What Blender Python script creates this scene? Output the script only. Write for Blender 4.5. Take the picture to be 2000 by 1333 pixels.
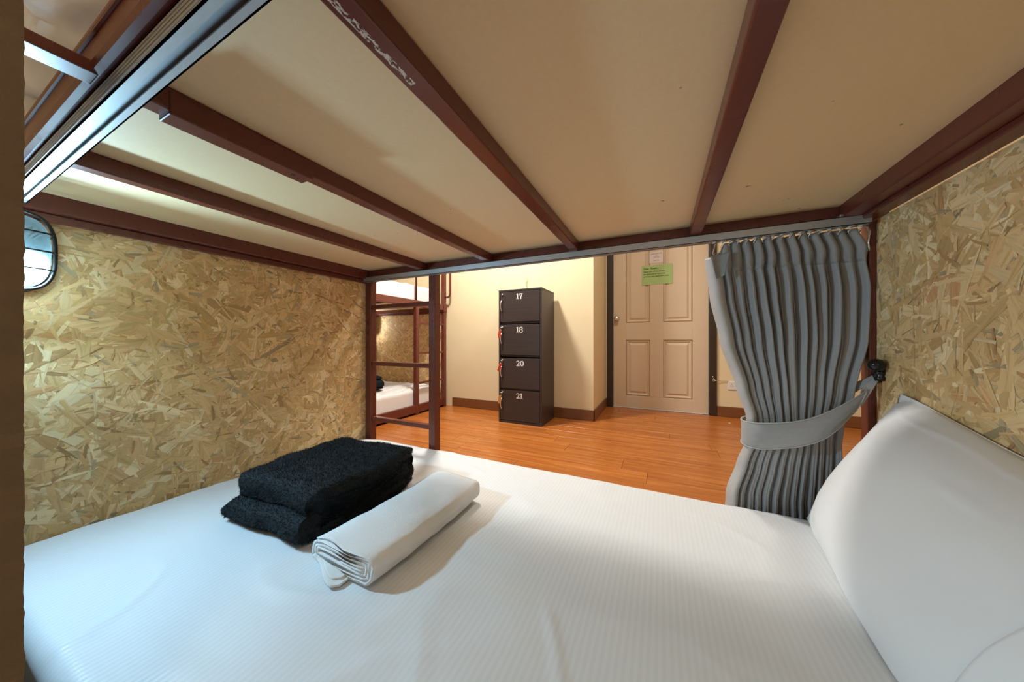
import bpy, bmesh, math, random
import numpy as np
from mathutils import Vector, Matrix, noise
R = math.radians
H = 0.744                       # lens height above the floor; z = H + h below
S = bpy.context.scene
for o in list(bpy.data.objects): bpy.data.objects.remove(o)
C = S.collection

# ------------------------------------------------------------------ camera, world, lights, exposure
cd = bpy.data.cameras.new('camera'); cam = bpy.data.objects.new('camera', cd); C.objects.link(cam)
cd.sensor_width = 36; cd.lens = 36*607/2000; cd.clip_start = .01
cam.location = (0, 0, H); cam.rotation_euler = (R(90), 0, R(25.5))
S.camera = cam
w = bpy.data.worlds.new('world'); S.world = w; w.use_nodes = True
w.node_tree.nodes['Background'].inputs[0].default_value = (.9, .85, .75, 1)
w.node_tree.nodes['Background'].inputs[1].default_value = .3
S.view_settings.view_transform = 'Standard'; S.view_settings.look = 'None'
S.view_settings.gamma = 1; S.view_settings.use_curve_mapping = False
S.view_settings.exposure = 0.0

def light(name, typ, loc, power, col, size=.2, rot=(0, 0, 0)):
    l = bpy.data.lights.new(name, typ); l.energy = power; l.color = col
    if typ == 'AREA': l.shape = 'DISK'; l.size = size
    else: l.shadow_soft_size = size
    o = bpy.data.objects.new(name, l); C.objects.link(o); o.location = loc; o.rotation_euler = rot
    return o
WARM = (1, .965, .90)
light('ceiling_light_left', 'AREA', (-1.45, 1.95, 2.53), 62, WARM, .26)
light('ceiling_light_middle', 'AREA', (-.1, 2.15, 2.53), 16, WARM, .26)
light('ceiling_fill_rear', 'AREA', (.3, -.75, 2.53), 5, WARM, .26)  # unseen light added on the camera side to lift the dark areas
light('bulkhead_glow', 'POINT', (-1.40, .158, H+.170), 1.1, (.52, .78, 1), .025)
light('bulkhead_light', 'AREA', (-1.40, .158, H+.168), 17.5, (.44, .75, 1), .06, (0, R(-64), 0))
light('fill_behind_camera', 'POINT', (.35, -.97, H+.215), 7.5, (.92, .97, 1), .06)  # added fill behind the lens, flattens the shade on curtain and pillow
light('far_bulkhead_light', 'POINT', (-3.34, 2.76, H+.19), 9, (.95, .97, 1), .04)

# ------------------------------------------------------------------ materials
def mat(name, col=(.8, .8, .8), rough=.5, metal=0, spec=.5, coat=0):
    m = bpy.data.materials.new(name); m.use_nodes = True
    b = m.node_tree.nodes['Principled BSDF']
    b.inputs['Base Color'].default_value = (*col, 1); b.inputs['Roughness'].default_value = rough
    b.inputs['Metallic'].default_value = metal; b.inputs['Specular IOR Level'].default_value = spec
    b.inputs['Coat Weight'].default_value = coat
    m.diffuse_color = (*col, 1)
    return m
class NT:
    def __init__(s, m): s.m = m; s.t = m.node_tree; s.b = s.t.nodes['Principled BSDF']
    def n(s, typ, **k):
        n = s.t.nodes.new(typ)
        for a, v in k.items():
            if a in n.inputs.keys(): n.inputs[a].default_value = v
            else: setattr(n, a, v)
        return n
    def l(s, a, b): s.t.links.new(a, b)
    def coords(s, kind='Object', scale=(1, 1, 1), rot=(0, 0, 0)):
        c = s.n('ShaderNodeTexCoord'); mp = s.n('ShaderNodeMapping')
        mp.inputs['Scale'].default_value = scale; mp.inputs['Rotation'].default_value = rot
        s.l(c.outputs[kind], mp.inputs['Vector']); return mp.outputs[0]
    def noise(s, vec, scale, detail=4, rough=.55, dist=0):
        n = s.n('ShaderNodeTexNoise'); n.inputs['Scale'].default_value = scale; n.inputs['Detail'].default_value = detail
        n.inputs['Roughness'].default_value = rough; n.inputs['Distortion'].default_value = dist
        if vec is not None: s.l(vec, n.inputs['Vector'])
        return n.outputs['Fac']
    def ramp(s, fac, stops):
        r = s.n('ShaderNodeValToRGB'); e = r.color_ramp.elements
        while len(e) < len(stops): e.new(.5)
        for i, (p, c) in enumerate(stops): e[i].position = p; e[i].color = (*c, 1) if len(c) == 3 else c
        s.l(fac, r.inputs[0]); return r.outputs[0]
    def mix(s, fac, a, b, blend='MIX'):
        x = s.n('ShaderNodeMix', data_type='RGBA', blend_type=blend)
        for v, i in ((fac, 0), (a, 6), (b, 7)):
            if hasattr(v, 'is_output') or isinstance(v, bpy.types.NodeSocket): s.l(v, x.inputs[i])
            else: x.inputs[i].default_value = v if i == 0 else (*v, 1)
        return x.outputs[2]
    def bump(s, h, strength=.3, dist=.001):
        b = s.n('ShaderNodeBump'); b.inputs['Strength'].default_value = strength; b.inputs['Distance'].default_value = dist
        s.l(h, b.inputs['Height']); s.l(b.outputs[0], s.b.inputs['Normal'])
    def col(s, c): s.l(c, s.b.inputs['Base Color'])
    def rough(s, c): s.l(c, s.b.inputs['Roughness'])

def noisy(name, c1, c2, scale=6, rough=.6, bump=.2, bscale=200, bdist=.0006, sc=(1, 1, 1), metal=0, spec=.5, kind='Object'):
    m = mat(name, c1, rough, metal, spec); t = NT(m); v = t.coords(kind, sc)
    t.col(t.mix(t.noise(v, scale), c1, c2))
    if bump: t.bump(t.noise(v, bscale, 3), bump, bdist)
    return m

M = {}
# painted steel: glossy brown enamel with brush marks
def paint(name, c1, c2, rough):
    m = mat(name, c1, rough, 0, .5); t = NT(m)
    v = t.coords('Object'); t.col(t.mix(t.noise(v, 12, 3), c1, c2))
    t.rough(t.ramp(t.noise(v, 9, 2), [(.3, (rough*.9,)*3), (.7, (rough*1.25,)*3)]))
    t.bump(t.noise(v, 40, 2, .5, .3), .04, .001)
    return m
M['paint'] = paint('brown_enamel', (.145, .035, .022), (.128, .030, .019), .27)
# the same enamel on the beam whose paint has flaked off in a white streak
m = mat('brown_enamel_chipped', (.105, .024, .014), .27); t = NT(m); v = t.coords('Object')
c = t.n('ShaderNodeTexCoord'); sx = t.n('ShaderNodeSeparateXYZ'); t.l(c.outputs['Object'], sx.inputs[0])
def band(t, sock, lo, hi):
    a = t.n('ShaderNodeMath', operation='GREATER_THAN'); t.l(sock, a.inputs[0]); a.inputs[1].default_value = lo
    b = t.n('ShaderNodeMath', operation='LESS_THAN'); t.l(sock, b.inputs[0]); b.inputs[1].default_value = hi
    q = t.n('ShaderNodeMath', operation='MULTIPLY'); t.l(a.outputs[0], q.inputs[0]); t.l(b.outputs[0], q.inputs[1]); return q.outputs[0]
def mul(t, a, b):
    q = t.n('ShaderNodeMath', operation='MULTIPLY'); t.l(a, q.inputs[0]); t.l(b, q.inputs[1]); return q.outputs[0]
# object space of bunk parts = world minus (-1.46, 1.22, 0)
bx_ = band(t, sx.outputs[0], -.3085+1.46, -.300+1.46); by_ = band(t, sx.outputs[1], .17-1.22, .325-1.22)
nz = t.noise(t.coords('Object', (260, 90, 1)), 1, 4, .7)
th = t.n('ShaderNodeMath', operation='GREATER_THAN'); t.l(nz, th.inputs[0]); th.inputs[1].default_value = .5
t.col(t.mix(mul(t, mul(t, bx_, by_), th.outputs[0]), t.mix(t.noise(v, 12, 3), (.145, .035, .022), (.128, .030, .019)), (.62, .58, .5)))
t.bump(t.noise(v, 60, 3, .6, .4), .08, .001)
M['paint_chip'] = m
# underside board: tan hardboard with specks
m = mat('tan_hardboard', (.53, .36, .18), .62, 0, .3); t = NT(m); v = t.coords('Object')
base = t.mix(t.noise(v, 3, 4), (.88, .69, .41), (.84, .645, .375))
fine = t.mix(t.noise(v, 160, 3), base, (.80, .60, .345)); 
sp = t.ramp(t.noise(v, 34, 2, .5), [(.0, (0, 0, 0)), (.76, (0, 0, 0)), (.785, (1, 1, 1))])
t.col(t.mix(sp, fine, (.25, .14, .08))); t.bump(t.noise(v, 220, 3), .12, .0006)
t.b.inputs['Roughness'].default_value = .6
M['board'] = m
M['alu'] = noisy('brushed_aluminium', (.50, .52, .53), (.42, .44, .45), 30, .45, .1, 300, .0003, (1, 12, 12), .75)
M['chrome'] = mat('chrome', (.8, .8, .8), .18, 1)
M['zinc'] = noisy('zinc_plate', (.75, .75, .72), (.5, .5, .5), 60, .3, .2, 200, .0005, metal=.9)
# OSB strands: colour per strand from an attribute, grain along the strand from its UVs
m = mat('osb_strand', (.5, .35, .18), .62, 0, .35); t = NT(m)
at = t.n('ShaderNodeAttribute', attribute_name='tone')
uv = t.coords('UV', (6, 110, 1)); g = t.noise(uv, 1, 4, .6, .3)
gr = t.ramp(g, [(.25, (.70, .62, .52)), (.48, (.98, .98, .98)), (.8, (1.12, 1.11, 1.08))])
t.col(t.mix(1.0, at.outputs['Color'], gr, 'MULTIPLY')); t.bump(g, .35, .0005)
M['strand'] = m
M['osb_core'] = noisy('osb_core', (.42, .29, .14), (.55, .41, .21), 60, .7, .4, 200, .001)
M['mdf_edge'] = noisy('sawn_fibreboard', (.20, .135, .07), (.13, .085, .042), 18, .85, .7, 260, .0012)
# white satin-stripe sheet
def sheet(name, col, axis, stripes=True, wr=.25):
    m = mat(name, col, .55, 0, .35); t = NT(m); v = t.coords('Object')
    m.node_tree.nodes['Principled BSDF'].inputs['Sheen Weight'].default_value = .15
    n1 = t.noise(v, 7, 3, .5, .5)
    if stripes:
        wv = t.n('ShaderNodeTexWave', wave_type='BANDS', bands_direction=axis, wave_profile='SIN'); wv.inputs['Scale'].default_value = 27
        wv.inputs['Distortion'].default_value = .25; wv.inputs['Detail'].default_value = 0; t.l(v, wv.inputs['Vector'])
        st = t.ramp(wv.outputs['Fac'], [(.38, (0, 0, 0)), (.62, (1, 1, 1))])
        t.col(t.mix(st, col, tuple(c*.955 for c in col))); t.rough(t.mix(st, (.42,)*3, (.7,)*3))
    ad = t.n('ShaderNodeMath', operation='ADD'); t.l(n1, ad.inputs[0]); t.l(t.noise(v, 900, 2), ad.inputs[1])
    t.bump(n1, wr, .012)
    return m
M['sheet'] = sheet('white_striped_sheet', (.715, .725, .735), 'X')
M['pillow'] = sheet('white_pillowcase', (.84, .84, .84), 'X', False, .14)
M['cloth'] = sheet('white_cloth', (.78, .77, .76), 'X', False, .3)
M['towel'] = noisy('white_terry', (.80, .79, .78), (.74, .73, .72), 20, .9, .7, 520, .0016, spec=.15)
M['fur'] = noisy('black_plush', (.006, .008, .010), (.012, .015, .018), 30, .8, .6, 300, .003, spec=.25)
M['fur'].node_tree.nodes['Principled BSDF'].inputs['Sheen Weight'].default_value = .05
M['fur'].node_tree.nodes['Principled BSDF'].inputs['Sheen Tint'].default_value = (.25, .4, .5, 1)
M['pile'] = mat('black_pile', (.012, .017, .021), .6, 0, .25)
m = mat('grey_curtain', (.34, .335, .325), .62, 0, .25); t = NT(m); v = t.coords('Object', (1, 1, 1))
t.col(t.mix(t.noise(v, 500, 2), (.37, .365, .355), (.31, .305, .30))); t.bump(t.noise(v, 700, 2), .12, .0005)
m.node_tree.nodes['Principled BSDF'].inputs['Sheen Weight'].default_value = .2
M['curtain'] = m
M['hem'] = noisy('grey_curtain_hem', (.50, .48, .455), (.44, .42, .40), 40, .6, .2, 500, .0005)
M['header'] = noisy('curtain_header_tape', (.34, .33, .31), (.27, .26, .25), 90, .7, .3, 500, .0005)
M['black_metal'] = mat('black_metal', (.006, .006, .007), .22)
# room
M['wall'] = noisy('cream_plaster', (.82, .70, .46), (.80, .67, .43), 2.5, .8, .25, 60, .002)
M['ceil'] = noisy('white_ceiling', (.82, .80, .74), (.8, .78, .72), 3, .85, 0)
M['base'] = noisy('baseboard_wood', (.26, .10, .035), (.15, .055, .02), 3, .35, .15, 40, .001, (1.5, 1.5, 30))
def plank(name, a, b, cc):
    m = mat(name, a, .28, 0, .5); t = NT(m); oi = t.n('ShaderNodeObjectInfo')
    c = t.n('ShaderNodeTexCoord'); ad = t.n('ShaderNodeVectorMath', operation='ADD')
    cm = t.n('ShaderNodeCombineXYZ'); ml = t.n('ShaderNodeMath', operation='MULTIPLY'); ml.inputs[1].default_value = 40
    t.l(oi.outputs['Random'], ml.inputs[0]); t.l(ml.outputs[0], cm.inputs[0]); t.l(ml.outputs[0], cm.inputs[1])
    t.l(c.outputs['Object'], ad.inputs[0]); t.l(cm.outputs[0], ad.inputs[1])
    mp = t.n('ShaderNodeMapping'); mp.inputs['Scale'].default_value = (1.3, 22, 1); t.l(ad.outputs[0], mp.inputs[0])
    g = t.noise(mp.outputs[0], 1.6, 6, .62, .8)
    x = t.ramp(g, [(.28, cc), (.45, a), (.62, b)])
    br = t.ramp(oi.outputs['Random'], [(0, (.93, .92, .9)), (1, (1.06, 1.04, 1.0))])
    t.col(t.mix(1.0, x, br, 'MULTIPLY')); t.rough(t.ramp(g, [(.3, (.34,)*3), (.7, (.24,)*3)]))
    return m
M['plank'] = plank('laminate_plank', (.42, .125, .022), (.52, .185, .042), (.28, .07, .012))
M['groove'] = mat('floor_underlay', (.10, .03, .01), .8)
M['door'] = noisy('beige_door_paint', (.70, .56, .40), (.66, .52, .365), 4, .5, .1, 90, .001)
M['jamb'] = noisy('dark_door_frame', (.030, .016, .012), (.05, .03, .02), 6, .4, .1, 50, .001)
m = noisy('wenge_laminate', (.028, .020, .019), (.060, .045, .042), 1.5, .42, .15, 3, .001, (2, 2, 90)); M['wenge'] = m
M['wenge_edge'] = mat('wenge_edging', (.035, .026, .024), .5)
M['white_print'] = mat('white_print', (.82, .82, .8), .6)
M['green'] = noisy('green_paper', (.42, .58, .22), (.38, .54, .20), 5, .7, 0)
M['paper'] = noisy('white_paper', (.76, .68, .64), (.72, .64, .6), 5, .7, 0)
M['ink_green'] = mat('dark_green_ink', (.09, .14, .02), .8)
M['ink'] = mat('faded_ink', (.3, .22, .24), .8)
M['plastic'] = mat('white_plastic', (.8, .79, .74), .4)
M['dark'] = mat('dark_slot', (.01, .01, .01), .7)
M['red_tag'] = mat('red_plastic', (.65, .07, .03), .4)
M['brass'] = mat('brass', (.75, .6, .35), .3, 1)
M['straw'] = mat('dry_straw', (.42, .40, .14), .8)
# lamp glass: ribbed, lets the bulb's light through
m = mat('ribbed_lamp_glass', (.75, .95, 1), .3); t = NT(m)
tr = t.n('ShaderNodeBsdfTransparent'); tr.inputs[0].default_value = (.96, .99, 1, 1)
tl = t.n('ShaderNodeBsdfTranslucent'); tl.inputs[0].default_value = (.55, .85, .95, 1)
gl = t.n('ShaderNodeBsdfGlossy'); gl.inputs['Roughness'].default_value = .2
m1 = t.n('ShaderNodeMixShader'); m1.inputs[0].default_value = .22; t.l(tr.outputs[0], m1.inputs[1]); t.l(tl.outputs[0], m1.inputs[2])
m2 = t.n('ShaderNodeMixShader'); m2.inputs[0].default_value = .10; t.l(m1.outputs[0], m2.inputs[1]); t.l(gl.outputs[0], m2.inputs[2])
t.l(m2.outputs[0], m.node_tree.nodes['Material Output'].inputs[0]); M['lamp_glass'] = m
def emit(name, c, s):
    m = mat(name, c, .5); b = m.node_tree.nodes['Principled BSDF']
    b.inputs['Emission Color'].default_value = (*c, 1); b.inputs['Emission Strength'].default_value = s; return m
M['bulb'] = emit('glowing_bulb', (.55, .88, 1), 14)
M['diffuser'] = emit('lit_diffuser', (1, .93, .8), 6)

# ------------------------------------------------------------------ mesh helpers
ORG = {}
def org(p): return ORG.get(p.name, Vector((0, 0, 0))) if p else Vector((0, 0, 0))
def link(name, me, m, parent=None, smooth=False, kind=None, local=False):
    o = bpy.data.objects.new(name, me); C.objects.link(o)
    if m: me.materials.append(m)
    if parent:
        o.parent = parent; g = org(parent); ORG[o.name] = g
        if not local: me.transform(Matrix.Translation(-g))
    if smooth:
        for p in me.polygons: p.use_smooth = True
    if kind: o['kind'] = kind
    return o
def obj(name, bm, m, parent=None, smooth=False, kind=None, local=False):
    me = bpy.data.meshes.new(name); bmesh.ops.recalc_face_normals(bm, faces=bm.faces); bm.to_mesh(me); bm.free()
    return link(name, me, m, parent, smooth, kind, local)
def tag(o, label, cat, group=None):
    o['label'] = label; o['category'] = cat
    if group: o['group'] = group
    return o
def empty(name, loc, label, cat, group=None, rz=0):
    o = bpy.data.objects.new(name, None); C.objects.link(o); o.location = loc; o.rotation_euler = (0, 0, rz)
    o.empty_display_size = .05; ORG[o.name] = Vector(loc); return tag(o, label, cat, group)
def box(bm, x0, x1, y0, y1, z0, z1, bev=0, seg=2):
    r = bmesh.ops.create_cube(bm, size=1); vs = r['verts']
    for v in vs:
        v.co = Vector(((x0+x1)/2+v.co.x*(x1-x0), (y0+y1)/2+v.co.y*(y1-y0), (z0+z1)/2+v.co.z*(z1-z0)))
    if bev:
        es = list({e for v in vs for e in v.link_edges}); bmesh.ops.bevel(bm, geom=es, offset=bev, segments=seg, affect='EDGES', profile=.5)
    return bm
def B(*a, **k): return box(bmesh.new(), *a, **k)
def tube(bm, pts, r, n=10, close=False, caps=True):
    pts = [Vector(p) for p in pts]; rings = []; N = len(pts); up = None
    for i, p in enumerate(pts):
        a = pts[(i-1) % N] if (close or i > 0) else p; b = pts[(i+1) % N] if (close or i < N-1) else p
        t = (b-a).normalized()
        if up is None: up = Vector((0, 0, 1)) if abs(t.z) < .9 else Vector((1, 0, 0))
        s = t.cross(up).normalized(); u = s.cross(t).normalized(); up = u
        rr = r[i] if isinstance(r, (list, tuple)) else r
        rings.append([bm.verts.new(p + (s*math.cos(2*math.pi*k/n)+u*math.sin(2*math.pi*k/n))*rr) for k in range(n)])
    for i in range(N if close else N-1):
        A, Bq = rings[i], rings[(i+1) % N]
        for k in range(n): bm.faces.new((A[k], A[(k+1) % n], Bq[(k+1) % n], Bq[k]))
    if caps and not close: bm.faces.new(rings[0][::-1]); bm.faces.new(rings[-1])
    return bm
def T(*a, **k): return tube(bmesh.new(), *a, **k)
def lathe(prof, axis, centre, n=20):
    """prof: (radius, height) pairs turned about axis through centre"""
    bm = bmesh.new(); ax = Vector(axis).normalized(); s = ax.orthogonal().normalized(); u = ax.cross(s); c = Vector(centre)
    rings = [[bm.verts.new(c+ax*h+(s*math.cos(2*math.pi*k/n)+u*math.sin(2*math.pi*k/n))*max(r, 1e-4)) for k in range(n)] for r, h in prof]
    for A, Bq in zip(rings, rings[1:]):
        for k in range(n): bm.faces.new((A[k], A[(k+1) % n], Bq[(k+1) % n], Bq[k]))
    bm.faces.new(rings[0][::-1]); bm.faces.new(rings[-1]); return bm
def grid_mesh(name, f, nu, nv, close_u=False):
    """mesh from a function f(u, v) with u, v in 0..1"""
    vs = [f(i/(nu-1 if not close_u else nu), j/(nv-1)) for j in range(nv) for i in range(nu)]
    fs = []
    for j in range(nv-1):
        for i in range(nu if close_u else nu-1):
            a = j*nu+i; b = j*nu+(i+1) % nu; fs.append((a, b, b+nu, a+nu))
    me = bpy.data.meshes.new(name); me.from_pydata([tuple(v) for v in vs], [], fs)
    return me
def nz(p, s): return noise.noise(Vector(p)*s)
def copy_tree(o, parent=None):
    c = o.copy(); C.objects.link(c); c.parent = parent
    for ch in [x for x in o.children]: copy_tree(ch, c)
    return c
def sm(a, b, x): x = min(1, max(0, (x-a)/(b-a))); return x*x*(3-2*x)
def lerp(pts, x):
    if x <= pts[0][0]: return pts[0][1]
    for (a, p), (b, q) in zip(pts, pts[1:]):
        if x <= b: k = (x-a)/(b-a); k = k*k*(3-2*k)*.5+k*.5; return p+(q-p)*k
    return pts[-1][1]

# ------------------------------------------------------------------ room shell
def struct(name, bm, m, parent=None):
    o = obj(name, bm, m, parent)
    if not parent: o['kind'] = 'structure'
    return o
X0, X1, Y0, YL, YD, ZC = -3.46, 1.75, -1.05, 2.93, 3.66, 2.6
floor = struct('floor', B(X0-.1, X1+.1, Y0-.1, YD+.1, -.06, -.006), M['groove'])
PW, PL = .148, 1.21
pm = bpy.data.meshes.new('plank'); bm = B(-PL/2+.0007, PL/2-.0007, -PW/2+.0006, PW/2-.0006, -.012, 0, .0012, seg=1); bm.to_mesh(pm); bm.free(); pm.materials.append(M['plank'])
rnd = random.Random(4)
row = 0; y = Y0+PW/2
while y < YD+PW/2:
    x = X0 - rnd.random()*PL + PL/2
    while x-PL/2 < X1:
        if y < YL+.08 or x+PL/2 > -.6:
            o = bpy.data.objects.new('plank', pm); C.objects.link(o); o.parent = floor; o.location = (x, y, 0)
        x += PL
    y += PW; row += 1
struct('wall_left', B(X0-.12, X0, Y0, YL+.12, 0, ZC), M['wall'])
struct('wall_back', B(X0, -.56, YL, YL+.12, 0, ZC), M['wall'])
struct('wall_return', B(-.68, -.56, YL+.12, YD+.12, 0, ZC), M['wall'])
bm = bmesh.new(); box(bm, -.56, -.545, YD, YD+.12, 0, ZC); box(bm, .505, X1, YD, YD+.12, 0, ZC); box(bm, -.545, .505, YD, YD+.12, 2.06, ZC)
struct('wall_door', bm, M['wall'])
struct('wall_right', B(X1, X1+.12, Y0, YD+.12, 0, ZC), M['wall'])
struct('wall_front', B(X0, X1, Y0-.12, Y0, 0, ZC), M['wall'])
struct('ceiling', B(X0-.1, X1+.1, Y0-.1, YD+.1, ZC, ZC+.1), M['ceil'])
def board_strip(name, x0, x1, y0, y1): return struct(name, B(x0, x1, y0, y1, .0005, .10, .004), M['base'])
board_strip('baseboard_back', -2.15, -.546, YL-.014, YL-.0005)
board_strip('baseboard_return', -.5595, -.546, YL-.014, YD-.02)
board_strip('baseboard_door', .5065, X1-.001, YD-.014, YD-.0005)
# skin of strand board on the wall behind the far bunk
# door
door = struct('door_1', B(-.48, .44, YD+.030, YD+.052, .012, 2.02), M['door'])
def dpart(name, *a, m='door', bev=.004): return obj(name, B(*a, bev), M[m], door)
dpart('stile', -.48, -.345, YD+.012, YD+.031, .012, 2.02); dpart('stile', .30, .44, YD+.012, YD+.031, .012, 2.02)
dpart('stile', -.10, .03, YD+.012, YD+.031, .14, 1.88)
for z0, z1 in ((.012, .14), (.755, .945), (1.88, 2.02)):
    dpart('rail', -.347, .302, YD+.0125, YD+.031, z0, z1)
for x0, x1 in ((-.345, -.10), (.03, .30)):
    for z0, z1 in ((.14, .755), (.945, 1.88)):
        bm = bmesh.new()
        def ring(i, yy): return [bm.verts.new(p) for p in ((x0+i, yy, z0+i), (x1-i, yy, z0+i), (x1-i, yy, z1-i), (x0+i, yy, z1-i))]
        rs = [ring(0, YD+.031), ring(.002, YD+.027), ring(.012, YD+.016), ring(.017, YD+.016), ring(.028, YD+.026), ring(.034, YD+.026), ring(.052, YD+.015)]
        for a, b in zip(rs, rs[1:]):
            for k in range(4): bm.faces.new((a[k], a[(k+1) % 4], b[(k+1) % 4], b[k]))
        bm.faces.new(rs[-1]); obj('raised_panel', bm, M['door'], door)
kn = obj('door_knob', lathe([(.030, 0), (.030, .004), (.011, .008), (.010, .03), (.024, .038), (.027, .052), (.018, .062)], (0, -1, 0), (-.44, YD+.0118, .995)), M['chrome'], door, True)
kn['label'] = 'round steel door knob'
bm = B(-.48, .44, YD+.008, YD+.03, .004, .012); obj('threshold_strip', bm, M['plastic'], door)
fr = empty('door_frame', (0, YD, 0), 'dark brown timber frame around the beige panelled door', 'door frame')
fr['kind'] = 'structure'; fr.name = 'trim_1'; ORG['trim_1'] = Vector((0, YD, 0))
for a in ((-.545, -.483), (.443, .505)): obj('jamb', B(a[0], a[1], YD-.022, YD+.10, 0, 2.06, .004), M['jamb'], fr)
obj('jamb_head', B(-.483, .443, YD-.022, YD+.10, 2.024, 2.06, .004), M['jamb'], fr)

def text(name, s, x, z, y, size, m, parent, align='LEFT', bold=.0):
    cu = bpy.data.curves.new(name, 'FONT'); cu.body = s; cu.size = size; cu.extrude = .0003; cu.offset = bold; cu.align_x = align
    cu.materials.append(M[m]); o = bpy.data.objects.new(name, cu); C.objects.link(o)
    me = bpy.data.meshes.new_from_object(o); bpy.data.objects.remove(o); me.name = name
    me.transform(Matrix.Translation((x, y, z)) @ Matrix.Rotation(R(90), 4, 'X'))
    o = link(name, me, None, parent)
    return o
def paper(name, x0, x1, z0, z1, m, label):
    yy = YD+.0105; e = empty(name, ((x0+x1)/2, yy, (z0+z1)/2), label, 'notice')
    me = grid_mesh('sheet', lambda u, v: (x0+(x1-x0)*u, yy-.0008-.0012*max(0, 1-8*v)*abs(u-.5), z0+(z1-z0)*v), 12, 12)
    o = link('paper_sheet', me, M[m], e); md = o.modifiers.new('t', 'SOLIDIFY'); md.thickness = .0005
    return e, yy-.0024
e, yy = paper('paper_notice', -.183, .118, 1.352, 1.560, 'green', 'green landscape paper notice with dark writing taped to the beige door')
text('lettering', 'Dear  Guest..,', -.163, 1.518, yy, .026, 'ink_green', e, bold=.0006)
for i, s_ in enumerate(('Please turn off the air-con', 'the lights and all electricity', 'as before you leave your room')):
    tx = text('lettering', s_, -.163, 1.486-.026*i, yy, .0195, 'ink_green', e, bold=.0003)
e, yy = paper('paper_notice', -.105, .028, 1.582, 1.700, 'paper', 'small whitish paper notice taped to the door above the green one')
for i, (s_, z) in enumerate((('CHECK OUT TIME', 1.676), ('at', 1.658), ('12.00 Noon', 1.640), ('Thank you', 1.603))):
    text('lettering', s_, -.038, z, yy, .0135, 'ink', e, 'CENTER')

out = empty('wall_outlet', (.66, YD, .31), 'white double wall socket beside the dark door frame, half behind the curtain', 'socket')
obj('face_plate', B(.595, .715, YD-.010, YD-.0005, .268, .352, .004), M['plastic'], out)
for cx_ in (.63, .68):
    bm = bmesh.new(); box(bm, cx_-.009, cx_-.005, YD-.0108, YD-.0095, .30, .312); box(bm, cx_+.005, cx_+.009, YD-.0108, YD-.0095, .30, .312); box(bm, cx_-.002, cx_+.002, YD-.0108, YD-.0095, .322, .328)
    obj('socket_hole', bm, M['dark'], out)
hk = empty('door_hook', (.48, YD-.022, .36), 'small metal hook and cord stretched from the door frame towards the socket', 'hook')
obj('cord', T([(.483, YD-.032, .352), (.52, YD-.018, .350), (.56, YD-.012, .349), (.60, YD-.012, .352)], .0022, 6), M['brass'], hk, True)
obj('hook_eye', T([(.478+.010*math.cos(a), YD-.026-.004*math.cos(a), .356+.012*math.sin(a)) for a in [k*math.pi/5 for k in range(10)]], .0026, 6, close=True), M['chrome'], hk, True)
obj('hook_tongue', T([(.470, YD-.024, .398), (.472, YD-.03, .385), (.476, YD-.026, .37)], .0022, 6), M['chrome'], hk, True)
bm = bmesh.new(); bmesh.ops.create_icosphere(bm, subdivisions=2, radius=.007)
for v in bm.verts: v.co = Vector((v.co.x*1.6, v.co.y, v.co.z*.45+.0032))*(1+.3*nz(v.co, 150)) + Vector((.565, 3.377, 0))
for v in bm.verts: v.co.z = max(.0003, v.co.z)
tag(obj('paper_scrap', bm, M['white_print'], None, True), 'tiny white scrap lying on the wooden floor in front of the socket wall', 'scrap')

# ------------------------------------------------------------------ locker
lk = empty('storage_locker', (-1.135, 2.70, 0), 'dark brown four-door locker standing against the cream wall', 'locker')
LX0, LX1, LY0, LY1, LZ = -1.345, -.925, 2.535, 2.88, 1.21
obj('side_panel', B(LX0, LX0+.015, LY0, LY1, .001, LZ-.015, .001), M['wenge'], lk)
obj('side_panel', B(LX1-.015, LX1, LY0, LY1, .001, LZ-.015, .001), M['wenge'], lk)
obj('top_panel', B(LX0-.001, LX1+.001, LY0-.001, LY1, LZ-.015, LZ, .001), M['wenge_edge'], lk)
obj('base_panel', B(LX0+.015, LX1-.015, LY0, LY1, .001, .02), M['wenge'], lk)
obj('back_panel', B(LX0+.015, LX1-.015, LY1-.006, LY1, .02, LZ-.015), M['wenge'], lk)
for z in (.306, .608, .909): obj('shelf', B(LX0+.0155, LX1-.0155, LY0+.02, LY1-.008, z-.007, z+.007), M['wenge'], lk)
def stroke(bm, pts, ws, y):
    """flat strip through (x, z) points with a width at each"""
    L = []
    for i, (x, z) in enumerate(pts):
        a = pts[max(0, i-1)]; b = pts[min(len(pts)-1, i+1)]; t = Vector((b[0]-a[0], b[1]-a[1])).normalized(); n = Vector((-t.y, t.x))
        ww = ws[i] if isinstance(ws, (list, tuple)) else ws
        L.append((bm.verts.new((x+n.x*ww/2, y, z+n.y*ww/2)), bm.verts.new((x-n.x*ww/2, y, z-n.y*ww/2))))
    for (a, b), (c, d) in zip(L, L[1:]): bm.faces.new((a, b, d, c))
def arc(cx, cz, rx, rz, a0, a1, n=16): return [(cx+rx*math.cos(R(a0+(a1-a0)*i/n)), cz+rz*math.sin(R(a0+(a1-a0)*i/n))) for i in range(n+1)]
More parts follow.
